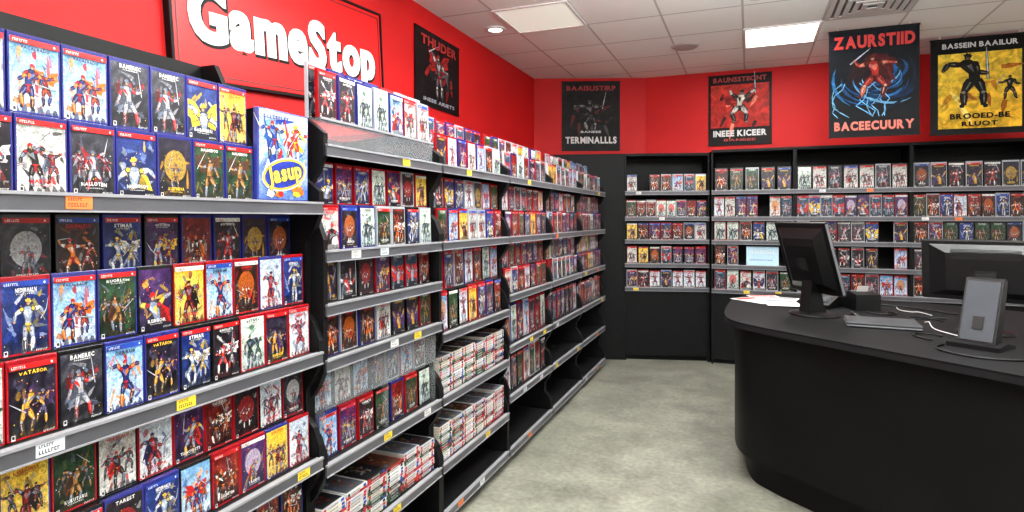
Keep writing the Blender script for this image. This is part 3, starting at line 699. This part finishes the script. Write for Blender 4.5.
def redx(g,w,h,r_):
    g.poly([(-w*.5,-.0012,0),(w*.5,-.0012,0),(w*.5,-.0012,h*.25),(-w*.5,-.0012,h*.25)],(.06,.04,.04))
    g.poly([(-w*.5,-.0012,h*.86),(w*.5,-.0012,h*.86),(w*.5,-.0012,h),(-w*.5,-.0012,h)],(.06,.04,.04))
    shards([(.5,.08,.08),(.9,.5,.4),(.2,.06,.06)],14)(g,w,h,r_)
poster(-.10,YB-.012,2.29,0,.64,.76,dfig((.66,.13,.11),(.74,.20,.15),[(0,.54,.52,(.8,.77,.72),(.1,.08,.08),(.14,.12,.12),27)],border=1,extra=redx,cape=3),
  [("BAUNSSTIIONT",.84,.07,.93,TR,.03),("INEEE KICEER",.84,.09,.165,TW,.045),("BANEEE",.5,.035,.07,TR,.03)],"black banded red poster with pale armoured figure")
poster(.955,5.74,2.18,0,.655,.90,dfig((.02,.025,.04),(.03,.05,.09),[(.02,.55,.44,(.62,.14,.1),(.35,.08,.07),(.75,.4,.3),33)],extra=swirl,cape=0),
  [("ZAURSTIID",.9,.12,.88,TO,.05),("BACEECUURY",.88,.085,.10,TP,.05)],"black poster with red figure and blue lightning hung from ceiling",hang=True)
def ybg(g,w,h,r_):
    gradbg(g,w*.84,h*.78,(.86,.66,.14),(.92,.78,.25),-.0016,r_,4,4,.03,z0=.06*h)
    shards([(.75,.5,.1),(.95,.85,.45),(.6,.35,.08)],14)(g,w,h,r_)
DK=(.08,.065,.055)
poster(1.845,6.31,2.23,0,.71,.84,dfig((.03,.03,.03),(.04,.04,.035),[(-.05,.56,.60,DK,(.10,.08,.06),(.13,.10,.07),47),(.30,.46,.26,DK,DK,(.12,.09,.06),46)],extra=ybg,cape=3),
  [("BASSEIN BAAILUR",.76,.055,.92,TW,.03),("BROOED-BE",.60,.058,.185,TK,.04),("RLUOT",.36,.05,.105,TK,.04)],"yellow and black poster with dark silhouettes",hang=True)

# ---------------------------------------------------------------- counter
def catmull(P,n=6):
    out=[]; N=len(P)
    for i in range(N):
        p0,p1,p2,p3=[Vector(P[(i+k-1)%N]) for k in range(4)]
        for j in range(n):
            t=j/n; out.append(.5*((2*p1)+(p2-p0)*t+(2*p0-5*p1+4*p2-p3)*t*t+(3*p1-p0-3*p2+p3)*t**3))
    return out
P=[(2.1,1.80),(1.5,2.27),(.93,2.74),(.50,3.09),(.19,3.34),(.03,3.48),(-.09,3.63),(-.14,3.85),(-.14,4.2),(-.10,4.6),(.04,4.93),(.4,5.02),(1.2,4.8),(2.0,4.3),(2.5,3.4),(2.5,2.3)]
out=catmull([Vector((a,b_)) for a,b_ in P])
def inset(pts,d):
    N=len(pts); res=[]
    for i in range(N):
        t=(pts[(i+1)%N]-pts[i-1]).normalized(); n_=Vector((t.y,-t.x))
        res.append(pts[i]+n_*d)
    return res
area=sum(out[i].x*out[(i+1)%len(out)].y-out[(i+1)%len(out)].x*out[i].y for i in range(len(out)))
sg=1 if area<0 else -1
e=empty('sales_counter',(0,0,0),label="black curved sales counter with laminate top",category="counter")
def slab(name,pts,z0,z1,m,lab=None):
    g=Geo(); g.prism([(p.x,p.y) for p in pts],'z',z0,z1); o=gob(name,g,[m],e); autosmooth(o)
    if lab:o['label']=lab
    return o
slab('edge_band',inset(out,.002*sg),.884,.912,M_cedge,"dark grey edge band around worktop")
slab('counter_top',out,.912,.92,M_ctop)
slab('counter_body',inset(out,.06*sg),.16,.884,M_counter)
slab('kick_plate',inset(out,.13*sg),0,.16,M_black)

def monitor(x,y,rotz,w,h,tilt,zb,lab,base=(.13,.10)):
    e=empty('monitor',(x,y,.92),(0,0,rotz),label=lab,category="monitor")
    g=Geo(); lathe(g,[(1,0),(1,.008),(.92,.016),(.3,.024)],36,sx=base[0],sy=base[1]); o=gob('base',g,[M_plastic],e); autosmooth(o)
    g=Geo(); g.prism([(-.075,.015),(.055,.015),(.03,.07),(.0,zb+.14),(-.045,zb+.14),(-.065,.08)],'x',-.04,.04); gob('neck',g,[M_plastic],e)
    g=Geo(); g.box(-w/2,w/2,.0,.028,0,h,bev=.006)
    a=[(-w*.44,.001,h*.07),(w*.44,.001,h*.07),(w*.44,.001,h*.93),(-w*.44,.001,h*.93)]
    b2=[(-w*.30,-.035,h*.18),(w*.30,-.035,h*.18),(w*.30,-.035,h*.8),(-w*.30,-.035,h*.8)]
    g.faces(a+b2,[(0,1,5,4),(1,2,6,5),(2,3,7,6),(3,0,4,7),(4,5,6,7)])
    dp=gob('display_panel',g,[M_plastic],e,(0,.01,zb),(tilt,0,0))
    g=Geo(); g.box(-w/2+.014,w/2-.014,.0275,.0295,.018,h-.014); gob('screen',g,[M_screen],dp)
    g=Geo()
    for k in range(9): g.box(-w*.26,w*.26,-.037,-.0345,h*.70+k*.006,h*.70+k*.006+.003)
    g.box(-w*.08,w*.08,-.037,-.0345,h*.36,h*.52)
    gob('vent_slots',g,[mat('vent_dark',(.03,.03,.03),.7)],dp)
    g=Geo(); g.box(w/2-.004,w/2+.0005,.004,.02,.01,h-.01); gob('edge_trim',g,[M_grey],dp)
    return e
monitor(.36,4.0,R(-54),.42,.44,R(17),.13,"black monitor on stand facing away, tilted back",base=(.15,.13))
monitor(1.10,3.66,R(-22),.54,.31,R(6),.16,"wide black monitor seen from behind",base=(.12,.08))
e=empty('payment_terminal',(.955,3.27,.92),(0,0,R(-36)),label="dark grey angled device stand with black base",category="payment terminal")
g=Geo(); g.prism([(-.07,0),(.11,0),(.11,.012),(.02,.03),(-.07,.02)],'x',-.10,.10); gob('base',g,[M_plastic],e)
g=Geo(); g.prism([(-.035,0),(.035,0),(.105,.275),(.085,.288),(.065,.282)],'x',-.072,.072); t=gob('body',g,[M_plastic],e,(0,0,.02))
g=Geo(); g.prism([(-.0355,.015),(-.030,.015),(.066,.272),(.0585,.272)],'x',-.063,.063); gob('face_plate',g,[M_dgrey],t)
g=Geo(); g.prism([(-.022,.065),(-.014,.065),(.007,.12),(-.001,.12)],'x',-.02,.02); gob('front_recess',g,[M_plastic],t)
e=empty('laptop',(.66,3.74,.92),(0,0,R(-4)),label="closed grey laptop lying flat on counter",category="laptop")
g=Geo(); g.box(-.17,.17,-.12,.12,.004,.013,bev=.004); gob('base',g,[M_grey],e)
g=Geo(); g.box(-.17,.17,-.12,.12,.0135,.028,bev=.005); gob('lid',g,[mat('laptop_lid',(.25,.255,.265),.45,.1,spec=.3)],e)
for a in (-.14,.14):
    for b_ in (-.1,.1):
        g=Geo(); g.box(a-.01,a+.01,b_-.01,b_+.01,0,.0045); gob('rubber_foot',g,[M_black],e)
e=empty('receipt_printer',(.66,4.38,.92),(0,0,R(-160)),label="small black receipt printer with paper slot",category="printer")
g=Geo(); g.prism([(-.09,0),(.09,0),(.09,.10),(.0,.115),(-.075,.08),(-.09,.05)],'x',-.075,.075); gob('body',g,[M_plastic],e)
g=Geo(); g.box(-.055,.055,-.02,.01,.107,.118,bev=.002); gob('lid',g,[M_grey],e)
g=Geo(); g.prism([(.012,.112),(.014,.112),(.03,.15),(.028,.15)],'x',-.035,.035); gob('paper',g,[M_white],e)
e=empty('desk_phone',(.44,4.40,.92),(0,0,R(-30)),label="black desk phone with handset on cradle",category="phone")
g=Geo(); g.prism([(-.10,0),(.09,0),(.09,.07),(.06,.075),(-.10,.025)],'x',-.085,.085); gob('base',g,[M_plastic],e)
g=Geo(); g.box(-.012,.012,-.09,.09,0,.02,bev=.006); g.box(-.02,.02,-.10,-.055,-.016,.012,bev=.006); g.box(-.02,.02,.055,.10,-.016,.012,bev=.006)
gob('handset',g,[M_black],e,(-.055,-.005,.075),(R(14),0,0))
g=Geo()
for i in range(3):
    for j in range(4): g.box(.0+i*.022,.016+i*.022,-.06+j*.022,-.045+j*.022,.045+j*.0058-.006,.051+j*.0058)
gob('keypad',g,[M_grey],e)
e=empty('computer_mouse',(.57,3.98,.92),(0,0,.4),label="small black computer mouse on counter",category="computer mouse")
g=Geo(); lathe(g,[(1,0),(1.02,.3),(.9,.65),(.55,.95),(.1,1.0)],24,sx=.026,sy=.045)
for i,v in enumerate(g.v): g.v[i]=(v[0],v[1],v[2]*.03)
o=gob('mouse_shell',g,[M_plastic],e); autosmooth(o)
g=Geo(); g.box(-.003,.003,.015,.035,.024,.031); gob('scroll_wheel',g,[M_grey],e)
for i,(x,y,rz,red) in enumerate([(.12,4.72,.3,1),(.20,4.62,-.2,0),(.05,4.52,.8,1),(.20,4.42,.1,0)]):
    g=Geo(); g.box(-.105,.105,-.148,.148,0,.002,(.93,.93,.92))
    c=RED if red else GRY
    g.poly([(-.09,.07,.0023),(.09,.07,.0023),(.09,.13,.0023),(-.09,.13,.0023)],c)
    for k in range(9): g.poly([(-.09,.05-k*.02,.0023),(.06,.05-k*.02,.0023),(.06,.056-k*.02,.0023),(-.09,.056-k*.02,.0023)],GRY)
    gob('paper_sheet',g,[M_paper],None,(x,y,.9203+i*.0024),(0,0,rz),label="printed white paper sheet"+(" with red heading" if red else " with grey heading")+" on counter",category="paper",group="papers on the counter")
CZ=.925
def cable(pts,rad,m,lab):
    curve_tube('cable',pts,rad,m,label=lab,category="cable")
cable([(.90,3.92,CZ),(.93,3.96,CZ),(.91,3.86,CZ),(.885,3.7,CZ),(.92,3.58,CZ),(.96,3.50,CZ)],.0026,M_white,"white cable looped on counter")
cable([(1.0,4.2,CZ),(.97,4.35,CZ),(.92,4.3,CZ),(.86,4.38,CZ),(.88,4.50,CZ)],.0026,M_white,"white cable running to printer")
cable([(.26,4.25,CZ),(.30,4.35,CZ),(.28,4.58,CZ),(.42,4.66,CZ),(.52,4.60,CZ)],.004,M_plastic,"black cable behind monitor")
cable([(.82,3.26,CZ),(.75,3.18,CZ),(.80,3.05,CZ),(.92,2.98,CZ),(1.08,3.02,CZ),(1.2,3.20,CZ)],.0045,M_plastic,"black terminal cable coiled on counter")
cable([(1.0,3.98,CZ),(.98,4.08,CZ),(.86,4.0,CZ),(.84,4.06,CZ),(.92,4.14,CZ),(1.05,4.10,CZ)],.0045,M_plastic,"black cable among counter devices")
cable([(.60,4.58,CZ),(.7,4.64,CZ),(.85,4.60,CZ),(1.0,4.5,CZ),(1.15,4.3,CZ)],.0045,M_plastic,"black cable along counter rear")
cable([(.87,3.48,CZ),(.84,3.55,CZ),(.76,3.53,CZ),(.74,3.43,CZ),(.80,3.36,CZ)],.004,M_plastic,"short black cable beside terminal")
cable([(.66,4.22,CZ),(.72,4.12,CZ),(.84,4.20,CZ),(.80,4.28,CZ),(.76,4.22,CZ),(.78,4.12,CZ)],.0045,M_plastic,"black cable tangle beside printer")

# ---------------------------------------------------------------- world + camera
w=bpy.data.worlds.new('World'); sc.world=w; w.use_nodes=True
w.node_tree.nodes['Background'].inputs['Color'].default_value=(.8,.8,.82,1); w.node_tree.nodes['Background'].inputs['Strength'].default_value=.3
cd=bpy.data.cameras.new('Camera'); cd.sensor_width=36; cd.lens=600/1024*36; cd.shift_y=-38/1024; cd.clip_start=.02
co=bpy.data.objects.new('Camera',cd); COL.objects.link(co); co.location=(0,0,1.5); co.rotation_euler=(R(90),0,CA)
sc.camera=co
